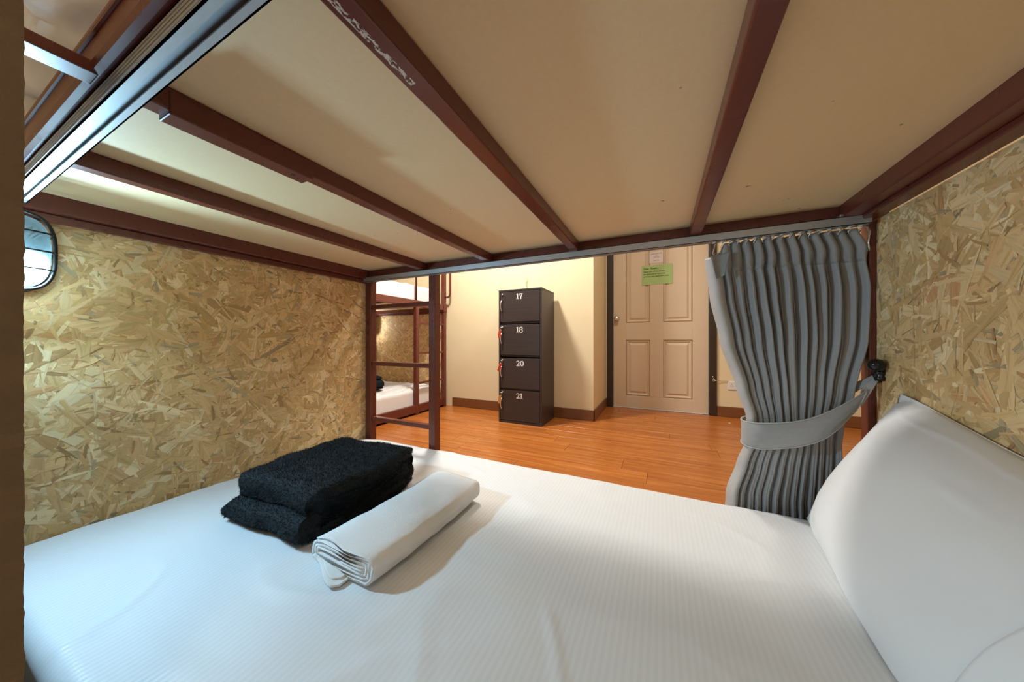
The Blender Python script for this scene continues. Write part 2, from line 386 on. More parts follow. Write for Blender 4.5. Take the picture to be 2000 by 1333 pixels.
def digit(bm, ch, x, z, s, y):
    """slab-serif digit, height s, left edge x, baseline z"""
    P = lambda pts: [(x+a*s, z+b*s) for a, b in pts]
    if ch == '1':
        stroke(bm, P([(.26, 0), (.26, 1)]), .21*s, y); stroke(bm, P([(.02, .05), (.52, .05)]), .10*s, y); stroke(bm, P([(.03, .84), (.14, .87), (.26, .97)]), .12*s, y)
    if ch == '7':
        stroke(bm, P([(.02, .90), (.66, .90)]), .17*s, y); stroke(bm, P([(.06, .95), (.06, .64)]), .10*s, y)
        stroke(bm, P([(.63, .93), (.42, .60), (.30, .30), (.28, 0)]), [.08*s, .14*s, .2*s, .24*s], y)
    if ch == '8':
        for cz, r_ in ((.74, .22), (.26, .24)):
            stroke(bm, P(arc(.35, cz, r_+.03, r_, 0, 360, 24)), [(.10+.09*abs(math.cos(R(15*i))))*s for i in range(25)], y)
    if ch == '0':
        stroke(bm, P(arc(.37, .5, .27, .44, 0, 360, 24)), [(.09+.13*abs(math.cos(R(15*i))))*s for i in range(25)], y)
    if ch == '2':
        stroke(bm, P(arc(.32, .70, .24, .24, 180, -20, 14)+[(.40, .36), (.10, .10)]), [.16*s]*4+[.12*s]*5+[.2*s]*6+[.14*s, .08*s], y)
        stroke(bm, P([(.04, .09), (.36, .10), (.62, .09)]), .18*s, y); stroke(bm, P([(.62, .02), (.62, .3)]), .08*s, y)
ZS = (.917, .616, .314, .022)
for num, z0 in zip(('17', '18', '20', '21'), ZS):
    z1 = z0+.276 if num != '17' else 1.192
    d = obj('locker_door', B(LX0+.018, LX1-.018, LY0+.001, LY0+.017, z0+.002, z1, .0012), M['wenge'], lk)
    d['label'] = 'locker door numbered ' + num
    hx = LX0+.035; zc = z1-.125
    obj('handle', T([(hx+.004, LY0+.002, zc+.052), (hx, LY0-.014, zc+.045), (hx-.002, LY0-.026, zc+.02), (hx-.002, LY0-.028, zc), (hx-.002, LY0-.026, zc-.02), (hx, LY0-.014, zc-.045), (hx+.004, LY0+.002, zc-.052)], .0045, 8), M['chrome'], d, True)
    obj('lock', lathe([(.010, 0), (.010, .004), (.007, .006), (.007, .008)], (0, -1, 0), (hx+.004, LY0+.001, z1-.022), 14), M['chrome'], d, True)
    bm = bmesh.new(); s_ = .05; xx = -1.168
    for ch in num:
        digit(bm, ch, xx, z1-.072, s_, LY0+.0004); xx += s_*(.60 if ch == '1' else .76)
    o = obj('number', bm, M['white_print'], d); md = o.modifiers.new('t', 'SOLIDIFY'); md.thickness = .0006
    if num != '17':
        red = num != '21'
        k = empty('key', (hx+.004, LY0-.008, z1-.022), {'18': 'key on a straight red tag in the lock of the second locker door, numbered 18', '20': 'key on a slanting red tag in the lock of the third locker door, numbered 20', '21': 'plain metal key without a tag, in the lock of the bottom locker door'}[num], 'key', 'keys in the locker locks')
        bm = T([(hx+.004, LY0-.009, z1-.022), (hx+.004, LY0-.03, z1-.022)], .004, 6)
        obj('key_blade', bm, M['chrome'], k, True)
        obj('ring', T([(hx+.0035+.011*math.cos(a), LY0-.03, z1-.036+.014*math.sin(a)) for a in [q*math.pi/7 for q in range(14)]], .0018, 6, close=True), M['chrome'], k, True)
        bm = B(-.012, .012, -.0025, .0025, -.036, .036, .0024)
        tw = -.35 if num == '20' else -.12
        bmesh.ops.transform(bm, matrix=Matrix.Translation((hx-.008, LY0-.036, z1-.086)) @ Matrix.Rotation(-tw, 4, 'Y') @ Matrix.Rotation(.5, 4, 'Z'), verts=bm.verts)
        obj('tag' if red else 'spare_key', bm, M['red_tag'] if red else M['brass'], k)
sg = empty('straw_sprig', (-1.135, 2.70, LZ), 'thin dry green straws sticking up on top of the locker', 'straw')
for dx, dy, h_ in ((-.012, .01, .135), (.016, .0, .13), (.004, .012, .10)):
    obj('straw', T([(-1.135, 2.70, LZ+.001), (-1.135+dx*.2, 2.70, LZ+.05), (-1.135+dx*.1, 2.7+dy*.4, LZ+.08), (-1.135+dx, 2.7+dy, LZ+h_)], [.003, .0025, .003, .001], 5), M['straw'], sg)

# ------------------------------------------------------------------ OSB strands
PAL = [((.72, .49, .225), 6), ((.78, .56, .285), 5), ((.66, .44, .19), 5), ((.84, .66, .38), 3), ((.60, .38, .155), 2.2), ((.60, .33, .14), .7), ((.48, .29, .12), .7), ((.50, .39, .22), .8), ((.36, .27, .15), .25), ((.69, .43, .20), 2)]
def strands(o0, ua, va, wd, ht, nrm, n, seed, scale=1.75, dens=1.0):
    """flakes pressed flat on a board: every one an irregular quad strip of its own, lying at its own angle and depth"""
    rg = np.random.default_rng(seed); wts = np.array([p[1] for p in PAL]); wts = wts/wts.sum(); cols = np.array([p[0] for p in PAL])
    o0, ua, va, nrm = map(np.array, (o0, ua, va, nrm))
    small = rg.random(n) < .34
    L = np.where(small, rg.uniform(.008, .035, n), np.clip(rg.lognormal(math.log(.055), .42, n), .02, .15))*scale
    W = np.where(small, rg.uniform(.0015, .006, n), np.clip(rg.lognormal(math.log(.0125), .45, n), .004, .034))*scale
    ang = rg.uniform(0, math.pi, n); cx = rg.uniform(0, wd, n); cy = rg.uniform(0, ht, n)
    d0 = rg.uniform(0, .0013, n)+np.where(small, .0003, 0); tl = rg.uniform(-.0004, .0004, (n, 2))
    ci = rg.choice(len(PAL), n, p=wts); col = cols[ci]*rg.uniform(.96, 1.2, (n, 1))
    col = np.where((small & (rg.random(n) < .3))[:, None], cols[rg.choice([4, 5, 6, 7], n)]*.9, col)
    W = np.where((ci == 8) | (ci == 7), np.minimum(W, .016), W)
    # 8-point outline: s along, t across
    sb = np.array([-.5, -.48, -.2, .15, .49, .5, .47, .2, -.18, -.49]); tb = np.array([-.1, -.42, -.5, -.48, -.40, .05, .42, .5, .47, .38]); K = len(sb)
    s = sb[None]*L[:, None] + rg.normal(0, .03, (n, K))*L[:, None]*.8; tt = tb[None]*W[:, None]*(1+rg.normal(0, .17, (n, K)))
    bend = rg.normal(0, .05, n)[:, None]*L[:, None]*4*((s/L[:, None])**2); tt2 = tt+bend*.5
    ca, sa = np.cos(ang)[:, None], np.sin(ang)[:, None]
    x = np.clip(cx[:, None]+s*ca-tt2*sa, 0, wd); y = np.clip(cy[:, None]+s*sa+tt2*ca, 0, ht)
    d = d0[:, None]+tl[:, :1]*(s/L[:, None])*2+tl[:, 1:]*(tt/W[:, None])*2; d = np.clip(d, .0001, None)
    P = o0+x[..., None]*ua+y[..., None]*va+d[..., None]*nrm
    me = bpy.data.meshes.new('wood_strands'); me.vertices.add(n*K); me.vertices.foreach_set('co', P.reshape(-1))
    me.loops.add(n*K); me.loops.foreach_set('vertex_index', np.arange(n*K, dtype=np.int32))
    me.polygons.add(n); me.polygons.foreach_set('loop_start', np.arange(0, n*K, K, dtype=np.int32)); me.update(calc_edges=True)
    ul = me.uv_layers.new(name='UVMap'); uo = rg.uniform(0, 50, (n, 2))
    uvs = np.stack([s+uo[:, :1], tt+uo[:, 1:]], -1); ul.data.foreach_set('uv', uvs.reshape(-1))
    ca_ = me.color_attributes.new('tone', 'FLOAT_COLOR', 'CORNER'); cc = np.ones((n, K, 4)); cc[..., :3] = col[:, None, :]
    ca_.data.foreach_set('color', cc.reshape(-1)); return me

# ------------------------------------------------------------------ bunk bed
BG = (-1.46, 1.22, 0)
bunk = empty('bunk_bed', BG, 'brown steel bunk bed with tan base boards and strand board ends, seen from inside', 'bunk bed', 'brown steel bunk beds')
XF, XH, YN, YA = -1.476, .537, .127, 1.245      # inner faces of the end boards, near side, aisle side
def bp(name, *a, m='paint', bev=.004, parent=None): return obj(name, B(*a, bev=bev), M[m], parent or bunk)
for x0 in (-1.478, .523):
    for y0 in (.085, 1.206): bp('post', x0, x0+.042, y0, y0+.040, 0, 1.85)
r_ = bp('side_rail', XF+.03, XH, 1.2065, YA, H+.347, H+.412)
r_ = bp('side_rail', -1.436, XH, YN, .168, H+.350, H+.405, bev=.009)
bp('side_rail', -1.436, XH, 1.208, 1.243, .02, .10); bp('side_rail', -1.436, XH, .09, .12, .02, .10)
obj('rail_lip', B(-1.436, XH, YN-.004, YN+.006, H+.384, H+.394, bev=.003), M['paint'], bunk)
bp('end_rail', -1.474, -1.440, .125, 1.206, H+.338, H+.405); bp('end_rail', -1.474, -1.458, .125, 1.206, H+.316, H+.3375, bev=.003)
bp('end_rail', .462, .499, .168, 1.206, H+.345, H+.405); bp('end_rail', .499, .535, .168, 1.206, H+.334, H+.405, bev=.003)
bp('end_rail', -1.474, -1.440, .125, 1.206, .02, .08); bp('end_rail', .50, .535, .125, 1.206, .02, .08)
SX = (.105, -.300, -.685, -1.058)
for i, x in enumerate(SX):
    s = bp('slat', x-.0165, x+.0165, .1685, 1.206, H+.350, H+.3845, m='paint_chip' if i == 1 else 'paint', bev=.003)
    if i == 1: s['label'] = 'slat with a streak of chipped white paint'
s = bp('splice_plate', -.685-.021, -.685+.018, .200, .415, H+.3435, H+.379, bev=.002)
obj('screw_hole', lathe([(.004, 0), (.004, .0006)], (0, 0, -1), (-.685, .385, H+.3434), 10), M['dark'], s)
bp('tie_bar', -.685-.018, -.685+.018, -.10, .136, H+.350, H+.366, bev=.002)['label'] = 'short crossbar reaching out past the side rail'
bd = obj('base_board', B(-1.4395, .4615, .1685, 1.206, H+.385, H+.397), M['board'], bunk)
bd['label'] = 'tan hardboard under the upper mattress'
obj('base_board', B(-1.438, .499, .122, 1.206, .081, .092), M['board'], bunk)
def end_panel(x0, x1, face, z0, z1, n, seed):
    y0, y1 = .02, (1.235 if face > 0 else 1.2045)
    p = obj('end_panel', B(x0, x1, y0, y1, z0, z1), M['osb_core'], bunk); p['label'] = 'pressed strand board end panel'
    xf = x1+.0002 if face > 0 else x0-.0002
    me = strands((xf, y0, z0), (0, 1, 0), (0, 0, 1), y1-y0, z1-z0, (face, 0, 0), n, seed)
    st = link('wood_strands', me, M['strand'], p, kind='stuff')
    return p
end_panel(-1.492, -1.479, 1, .03, H+.318, 10500, 6)
end_panel(XH+.0025, XH+.016, -1, .03, H+.334, 10000, 8)
# ladder
lad = obj('ladder_stile', B(-1.032, -.992, 1.207, 1.247, 0, H+.346, .003), M['paint'], bunk)
for z in (.187, -.124, -.428):
    bp('rung', -1.4355, -1.0325, 1.213, 1.241, H+z-.011, H+z+.011, bev=.003)
bp('post_sleeve', -1.484, -1.430, 1.200, 1.252, H+.33, H+.42, bev=.003)
obj('grab_handle', T([(-1.457, 1.247, 1.24), (-1.457, 1.285, 1.24), (-1.457, 1.305, 1.25), (-1.457, 1.315, 1.275), (-1.457, 1.315, 1.70), (-1.457, 1.305, 1.72), (-1.457, 1.285, 1.73), (-1.457, 1.247, 1.73)], .011, 10), M['paint'], bunk, True)
obj('guard_rail', T([(-1.012, 1.227, H+.412), (-1.012, 1.227, 1.50), (-1.0, 1.227, 1.515), (-.98, 1.227, 1.52), (.53, 1.227, 1.52)], .011, 8), M['paint'], bunk, True)

# second bunk beyond the foot end: a copy turned to face along the room
b2 = copy_tree(bunk); b2.location = (-2.235, 2.868, 0); b2.rotation_euler = (0, 0, R(-90))
b2['label'] = 'brown steel bunk bed with ladder, standing past the near ladder against the cream wall'
# strand board fixed to the wall behind it
wp = obj('wall_panel', B(X0+.0005, X0+.012, .75, YL-.002, .0, 2.2), M['osb_core']); tag(wp, 'tall strand board sheet covering the wall behind the far bunk bed', 'wall panel')
wp['kind'] = 'structure'
link('wood_strands', strands((X0+.0122, .75, 0), (0, 1, 0), (0, 0, 1), YL-.752, 2.2, (1, 0, 0), 15000, 12, 1.25), M['strand'], wp, kind='stuff')
# partition edge beside the lens
pe = obj('partition_board', B(-1.42, -.554, .054, .068, 0.002, 1.088), M['mdf_edge'])
tag(pe, 'brown fibreboard partition beside the bed, its rough sawn edge up close', 'partition')
pe['kind'] = 'structure'
bpy.context.view_layer.update()
bm = bmesh.new(); bm.from_mesh(pe.data)
bmesh.ops.subdivide_edges(bm, edges=[e for e in bm.edges if abs(e.verts[0].co.z-e.verts[1].co.z) > .5], cuts=160)
for v in bm.verts:
    if v.co.x > -.56: v.co.x += .0022*nz((v.co.y, 0, v.co.z), 60); v.co.y += .0012*nz((v.co.y*9, 3, v.co.z), 110)
bm.to_mesh(pe.data); bm.free()

# ------------------------------------------------------------------ curtain tracks
def track(label, y0, y1, x0, x1, ridge):
    e = empty('curtain_track', (x0, (y0+y1)/2, H+.33), label, 'curtain track')
    z0, z1 = H+.3205, H+.3462; bm = bmesh.new(); w_ = (y1-y0)
    box(bm, x0, x1, y0, y0+.0018, z0, z1); box(bm, x0, x1, y1-.0018, y1, z0, z1); box(bm, x0, x1, y0, y1, z1-.002, z1)
    box(bm, x0, x1, y0, y0+w_*.36, z0, z0+.002); box(bm, x0, x1, y1-w_*.30, y1, z0, z0+.002)
    obj('channel', bm, M['alu'], e)
    obj('slot', B(x0+.001, x1-.001, y0+.003, y1-.003, z0+.010, z0+.012), M['alu'], e)
    bm = bmesh.new()
    for k in range(4):
        yy = y0-.0006 if ridge < 0 else y1-.0006
        box(bm, x0, x1, yy, yy+.0012, z0+.004+k*.005, z0+.006+k*.005)
    obj('ridges', bm, M['alu'], e)
    return e
tk = track('silver aluminium curtain track along the aisle side, holding the grey curtain', 1.178, 1.2055, -1.50, .518, 1)
obj('mounting_bracket', B(.455, .512, 1.183, 1.204, H+.3463, H+.356, .002), M['zinc'], tk)
bm = B(.470, .50, 1.180, 1.186, H+.350, H+.372, .002); obj('mounting_bracket', bm, M['zinc'], tk)
obj('mounting_bracket', B(-.318, -.288, 1.181, 1.2045, H+.3463, H+.3498, .0005), M['zinc'], tk)
track('silver aluminium curtain track on the near side, close overhead', .139, .1665, -1.325, .50, -1)

# ------------------------------------------------------------------ curtain
cur = empty('curtain', (.33, 1.215, .05), 'grey pleated privacy curtain gathered to the head end of the bunk', 'curtain')
ZT, ZB = H+.3195, .06
NP = 12; rg = random.Random(5)
ph = [rg.uniform(-.5, .5) for _ in range(NP+3)]; am = [rg.uniform(.6, 1.5) for _ in range(NP+3)]
LEFT = [(-.72, .185), (-.5, .200), (-.40, .226), (-.30, .250), (-.24, .248), (-.15, .222), (0, .178), (.15, .150), (.26, .138), (.313, .136)]
RIGHT = [(-.72, .50), (-.5, .485), (-.30, .468), (-.24, .474), (-.15, .497), (0, .528), (.15, .536), (.26, .526), (.313, .500)]
def cur_pt(u, v):
    top = ZT-.042*(1-sm(0, .13, u))**1.3 - .006*abs(math.sin(math.pi*NP*u))
    z = top+(ZB-top)*v; h = z-H
    xl, xr = lerp(LEFT, h), lerp(RIGHT, h)
    hem = .06
    fu = u/hem*.11 if u < hem else .11+(u-hem)/(1-hem)*.89
    k = max(0, (u-hem)/(1-hem)); kk = k*NP; i = int(kk); f = kk-i
    a_i = am[i]*(1-f)+am[min(i+1, NP)]*f
    p_i = ph[i]*(1-f)+ph[min(i+1, NP)]*f
    A = lerp([(-.72, .024), (-.45, .020), (-.30, .011), (-.22, .010), (-.10, .017), (.05, .025), (.20, .022), (.245, .0135), (.313, .013)], h)
    hd = sm(.225, .25, h)
    ph_ = 2*math.pi*kk + p_i*1.6*(1-hd) + .55*(1-hd)*math.sin(h*7+i*1.7)
    env = sm(0, .03, k)
    sn = abs(math.sin(ph_/2)); shp = 1-1.9*sn**.75+.12*sn**6
    y_ = 1.222 + A*a_i*shp*env - .12*A*math.sin(2*ph_+h*5)*env*(1-hd)
    y_ += .006*(1-env)-.022*sm(.20, .31, h)
    x = xl+(xr-xl)*fu
    if u < hem:
        y_ = 1.228-.040*math.sin(u/hem*math.pi*.9)*lerp([(-.5, .8), (-.28, .45), (-.1, .8), (.2, .8), (.3, .5)], h)
    y_ -= .012*sm(-.05, -.27, h)*sm(-.5, -.3, h)
    y_ += .022*sm(-.30, -.46, h)
    y_ += .003*nz((x*3, h*2, u*4), 3)
    return (x, y_, z)
me = grid_mesh('pleated_cloth', cur_pt, 620, 150)
o = link('pleated_cloth', me, M['curtain'], cur, True); md = o.modifiers.new('t', 'SOLIDIFY'); md.thickness = .0012
me.materials.append(M['hem'])
for p in me.polygons:
    i = p.vertices[0] % 620
    if i/619 < .056: p.material_index = 1
def hem_pt(u, v):
    x, y_, z = cur_pt(.055*u, .0+v*1.0); return (x, y_-.0022, z)
# stitched header tape lying on the pleats
def head_pt(u, v):
    x, y_, z = cur_pt(.065+.93*u, .09*v); return (x, y_-.0016, z)
o = link('header_tape', grid_mesh('header_tape', head_pt, 560, 8), M['header'], cur, True)
o.modifiers.new('t', 'SOLIDIFY').thickness = .0008
me = grid_mesh('header_flap', lambda u, v: (.146+.052*u*(1-.55*v)+.014*v, 1.172+.012*math.sin(u*3), H+.272+.010*u-.074*v), 10, 14)
o = link('header_flap', me, M['header'], cur, True); o.modifiers.new('t', 'SOLIDIFY').thickness = .0014
def hook(x, zt, zb):
    pts = [(x, 1.192, zt), (x+.003, 1.186, zt-.004), (x, 1.184, (zt+zb)/2), (x-.004, 1.190, zb+.002), (x-.001, 1.196, zb-.004), (x+.003, 1.196, zb+.004)]
    obj('curtain_hook', T(pts, .0016, 5), M['chrome'], cur, True)
for k in range(17):
    x = .158+k*(.50-.158)/16
    zt = H+.3225; z = cur_pt(max(.02, (x-.136)/(.505-.136)), 0)[2]
    hook(x, zt, z-.012)
    obj('glider', lathe([(.0035, 0), (.0035, .006), (.006, .0065), (.006, .008)], (0, 0, -1), (x, 1.192, zt+.003), 8), M['plastic'], cur, True)
obj('curtain_hook', T([(.512, 1.19, H+.318), (.516, 1.186, H+.300), (.513, 1.186, H+.27), (.516, 1.188, H+.248), (.519, 1.192, H+.252)], .0022, 6), M['chrome'], cur, True)
# tie-back
tb = empty('curtain_tieback', (.37, 1.16, H-.26), 'grey cloth tieback band strapped round the gathered curtain and hooked to the post', 'tieback')
PTH = [(.285, 1.262, -.275, .034), (.247, 1.250, -.285, .035), (.236, 1.222, -.290, .036), (.246, 1.190, -.291, .038), (.272, 1.168, -.288, .039), (.31, 1.160, -.280, .038), (.36, 1.154, -.266, .037), (.41, 1.153, -.240, .036), (.455, 1.158, -.203, .036), (.492, 1.168, -.165, .034)]
def cr(P, t):
    n = len(P)-1; x = t*n; i = min(n-1, int(x)); f = x-i; g = lambda k: P[min(n, max(0, k))]
    a, b, c, d = g(i-1), g(i), g(i+1), g(i+2)
    return [.5*((2*b[k])+(-a[k]+c[k])*f+(2*a[k]-5*b[k]+4*c[k]-d[k])*f*f+(-a[k]+3*b[k]-3*c[k]+d[k])*f**3) for k in range(len(b))]
def band_pt(u, v):
    x, y_, h, hh = cr(PTH, u); s = (v-.5)*2
    skew = .014*s*sm(.75, 1, u)
    return (x+skew, y_+.006*s*s-.002+.0015*nz((x, h, v), 40), H+h+hh*s)
me = grid_mesh('tie_band', band_pt, 90, 14)
o = link('tie_band', me, M['curtain'], tb, True); o.modifiers.new('t', 'SOLIDIFY').thickness = .004
for vv in (0, 1):
    obj('edge_seam', T([tuple(Vector(band_pt(i/60, vv))) for i in range(61)], .0016, 6), M['hem'], tb, True)
obj('edge_seam', T([Vector(band_pt(1, i/10)) for i in range(11)], .0018, 6), M['hem'], tb, True)
def strap(a, b, wa, wb, sag, name='strap'):
    a, b = Vector(a), Vector(b)
    def f(u, v):
        p = a.lerp(b, u); ww = wa+(wb-wa)*u; tws = u*1.3
        return p+Vector((0, math.sin(tws)*(v-.5)*ww, math.cos(tws)*(v-.5)*ww))+Vector((0, 0, -sag*math.sin(math.pi*u)))
    o = link(name, grid_mesh(name, f, 16, 6), M['hem'], tb, True); o.modifiers.new('t', 'SOLIDIFY').thickness = .0018
strap((.492, 1.170, H-.160), (.531, 1.186, H-.098), .042, .016, -.004); strap((.480, 1.235, H-.150), (.528, 1.19, H-.094), .035, .014, .004)
# black tie-back hook on the head post
hk = empty('tieback_hook', (.545, 1.195, H-.08), 'black metal tieback hook on the head post beside the strand board', 'hook')
obj('hook_arm', T([(.548, 1.206, H-.065), (.540, 1.188, H-.065), (.530, 1.178, H-.075), (.524, 1.178, H-.092), (.530, 1.182, H-.108), (.540, 1.188, H-.108)], .006, 8), M['black_metal'], hk, True)
obj('ball_end', lathe([(.001, -.017), (.009, -.015), (.0155, -.008), (.0175, 0), (.0155, .008), (.009, .015), (.001, .017)], (1, 0, 0), (.5175, 1.160, H-.064), 16), M['black_metal'], hk, True)
obj('collar', lathe([(.010, 0), (.014, .004), (.014, .010), (.010, .014), (.014, .018), (.012, .024)], (.2, -1, 0), (.535, 1.190, H-.070), 14), M['black_metal'], hk, True)
obj('collar', lathe([(.008, 0), (.013, .004), (.013, .012), (.008, .016), (.012, .022), (.009, .03)], (-.1, -.2, -1), (.534, 1.18, H-.078), 14), M['black_metal'], hk, True)

# ------------------------------------------------------------------ mattresses
def mattress(name, x0, x1, y0, y1, z0, z1, label, group, wrink, bulge=0, res=(260, 150), rad=.028, seed=0, m='sheet'):
    """box of soft cloth: a rounded shell swept over the footprint, with drawn wrinkles"""
    cx, cy = (x0+x1)/2, (y0+y1)/2; hx, hy = (x1-x0)/2, (y1-y0)/2; zt = z1
    nu, nv = res; side = .16                               # share of the grid that hangs down each side
    def prof(s):
        """-1..1 -> (position -1..1 across, drop 0..1, roundness)"""
        a = abs(s); lim = 1-side; sg_ = 1 if s > 0 else -1
        if a < lim: return sg_*a/lim, 0
        return sg_*1.0, (a-lim)/side
    hgt = z1-z0
    def f(u, v):
        px, dx = prof(2*u-1); py, dy = prof(2*v-1); d = max(dx, dy)
        X, Y, Z = px*(hx-rad), py*(hy-rad), 0
        if d > 0:
            ang = min(1, d/.3)*math.pi/2; out = rad*math.sin(ang); Z = -rad*(1-math.cos(ang))
            if d > .3: Z -= (d-.3)/.7*(hgt-rad-.002)
            sx_, sy_ = (px if dx > 0 else 0), (py if dy > 0 else 0)
            if dx > 0 and dy > 0: q = math.hypot(dx, dy); X += out*px*dx/q*1.0; Y += out*py*dy/q
            else: X += out*sx_; Y += out*sy_
            if bulge and dy > 0 and py < 0: Y -= bulge*math.sin(math.pi*min(1, (-Z)/hgt))*(1+.8*nz((X, 0, seed), 3))
        p = Vector((cx+X, cy+Y, zt+Z)); Z2 = wrink(p.x, p.y)*(1 if d == 0 else max(0, 1-d*3))
        return (p.x, p.y, p.z+Z2)
    me = grid_mesh(name, f, nu, nv)
    o = link(name, me, M[m], None, True); return tag(o, label, 'mattress', group)
def w_main(x, y):
    q = .0028*nz((x*1.2+.7*y, y*2.5, .3), 3)+.0015*nz((x*.5, y*2, 7), 9)
    r1 = abs(nz((x*.9-y*1.4, x*.5+y*.5, 3), 3.2)); q += .0035*max(0, 1-r1*7)*sm(-.2, .4, nz((x, y, 9), 2.2)+.2)
    r2 = abs(nz((x*1.3+y*.5, y*1.6, 5.5), 2.6)); q += .003*max(0, 1-r2*9)*sm(0, .4, nz((x, y, 2), 2.7)+.1)
    # shallow corner rounding at the foot
    q -= .014*sm(-1.30, -1.46, x)*sm(1.0, 1.2, y)
    return q
mattress('mattress', -1.474, .530, .122, 1.2035, .092, H-.520, 'low mattress under a taut white striped sheet, filling the near bunk', 'mattresses on the bunk beds', w_main, res=(420, 240))
def w_up(x, y): return .004*nz((x, y, 1), 5)
mu = mattress('upper_mattress', -1.42, .45, .345, 1.19, H+.3975, H+.53, 'white mattress on the upper level overhead, bulging over its brown rail', 'mattresses on the bunk beds', w_up, bulge=0, m='cloth')
# loose white bedding drooping over the near rail of the upper level
def lump(name, cx, cy, cz, rx, ry, rz, seed, label):
    bm = bmesh.new(); bmesh.ops.create_icosphere(bm, subdivisions=5, radius=1)
    for v in bm.verts:
        p = v.co.copy(); k = 1+.10*nz((p.x*2+seed, p.y, p.z), 1.6)+.22*abs(nz((p.x*5+seed+p.z*1.5, p.y*1.0, p.z*1.5), 1.9))
        v.co = Vector((cx+p.x*rx*k, cy+p.y*ry*k, max(cz-rz*.93, cz+p.z*rz*k)))
    return tag(obj(name, bm, M['cloth'], None, True), label, 'bedding')
lump('rolled_duvet', -.86, .222, H+.535, .50, .108, .135, 3, 'bulging white rolled duvet overhead, lying along the upper level rail')
# far bunk
def w_far(x, y): return .012*nz((x*1.5, y*1.5, 5), 4)+.010*max(0, 1-abs(nz((x*2, y+x, 3), 4))*6)
mattress('mattress', -3.27, -2.255, .90, 2.83, .092, .245, 'white low mattress on the far bunk, under the folded black blanket', 'mattresses on the bunk beds', w_far, res=(140, 220), m='cloth')
mattress('upper_mattress', -3.27, -2.26, .90, 2.83, H+.3975, H+.57, 'white mattress on the upper level of the far bunk, seen between the ladder bars', 'mattresses on the bunk beds', w_far, res=(140, 220), m='cloth')

# ------------------------------------------------------------------ pillow
pil = empty('pillow', (.42, .85, H-.52), 'large plump white pillow leaning against the strand board head end', 'pillow')
V_ = Vector((.165, -.080, .385)).normalized(); U_ = Vector((-.05, -.98, -.19)); U_ = (U_-V_*U_.dot(V_)).normalized(); N_ = U_.cross(V_).normalized()
if N_.x > 0: N_ = -N_
C0 = Vector((.385, 1.192, H-.520)); pa, pb = .37, .222
PC = C0+U_*pa+V_*pb
def pil_pt(s, t, side):
    """s, t in -1..1"""
    X = pa*s*(1-.045*(1-t*t)); Y = pb*t*(1-.075*(1-s*s))
    th = .105*max(0, (1-abs(s)**2.6))**.62*max(0, (1-abs(t)**2.4))**.62
    wr = .004*nz((s*2, t*2, 3), 1.5)+.0035*max(0, 1-abs(nz((s*1.1-t*.6, t*2.2, 8), 1.6))*8)*sm(.1, .9, t)
    q_ = (abs(s)*max(0, t))**7; X *= 1-.03*q_; Y *= 1-.05*q_
    wr += .003*nz((s*1.5+t*3, s*4-t, 5), 1.4)*sm(.2, .95, abs(s)*.6+abs(t)*.5)
    p = PC+U_*X+V_*Y+N_*side*(th+wr*(1 if th > .01 else 0))
    zmin = H-.517
    if p.z < zmin: p.z = zmin+(p.z-zmin)*.02
    if p.x > .531: p.x = .531+(p.x-.531)*.02
    p.x = min(p.x, .5335); p.z = max(p.z, H-.5185)
    return p
bm = bmesh.new(); n_ = 90; vg = {}
for sd in (1, -1):
    for j in range(n_+1):
        for i in range(n_+1):
            if sd == -1 and (i in (0, n_) or j in (0, n_)): vg[sd, i, j] = vg[1, i, j]; continue
            vg[sd, i, j] = bm.verts.new(pil_pt(-1+2*i/n_, -1+2*j/n_, sd))
    for j in range(n_):
        for i in range(n_):
            q = (vg[sd, i, j], vg[sd, i+1, j], vg[sd, i+1, j+1], vg[sd, i, j+1]); bm.faces.new(q if sd == 1 else q[::-1])
obj('pillowcase', bm, M['pillow'], pil, True)
edge = [pil_pt(-1+2*i/60, 1, 1) for i in range(61)]
obj('edge_seam', T(edge, .0014, 6), M['pillow'], pil, True)
def flap_pt(u, v):
    s = .57-.05*v; s = s+(1-s)*u*.98; t = -1+1.96*v
    return pil_pt(s, t, 1)+N_*(.0030*(1-u**6))
o = link('open_end_flap', grid_mesh('open_end_flap', flap_pt, 40, 70), M['pillow'], pil, True); o.modifiers.new('t', 'SOLIDIFY').thickness = .002

# ------------------------------------------------------------------ folded black blanket
def ribbon_profile(layers, span, thick, gap, wob, seed):
    """centre line of a zig-zag fold: points (a, z) with a in 0..span"""
    pts = []; rg = random.Random(seed)
    for k in range(layers):
        z = thick*(k+.5)*1+gap*k; r = (thick+gap)/2
        a0, a1 = (span-r, r) if k % 2 == 0 else (r, span-r)
        e0 = rg.uniform(-1, 1)*wob; N = 16
        for i in range(N+1):
            f = i/N; pts.append((a0+(a1-a0)*f, z+.002*math.sin(f*5+k)))
        if k < layers-1:
            sgn = -1 if k % 2 == 0 else 1
            for q in range(1, 8):
                an = math.pi*q/8; pts.append((a1+sgn*r*math.sin(an), z+(thick+gap)/2*(1-math.cos(an))))
    return pts
def thicken(pts, t):
    up, dn = [], []
    for i, p in enumerate(pts):
        a = pts[max(0, i-1)]; b = pts[min(len(pts)-1, i+1)]; d = Vector((b[0]-a[0], b[1]-a[1])).normalized(); n = Vector((-d.y, d.x))
        e = min(1, .35+.65*min(i, len(pts)-1-i)/2)
        up.append((p[0]+n.x*t/2*e, p[1]+n.y*t/2*e)); dn.append((p[0]-n.x*t/2*e, p[1]-n.y*t/2*e))
    return up+dn[::-1]
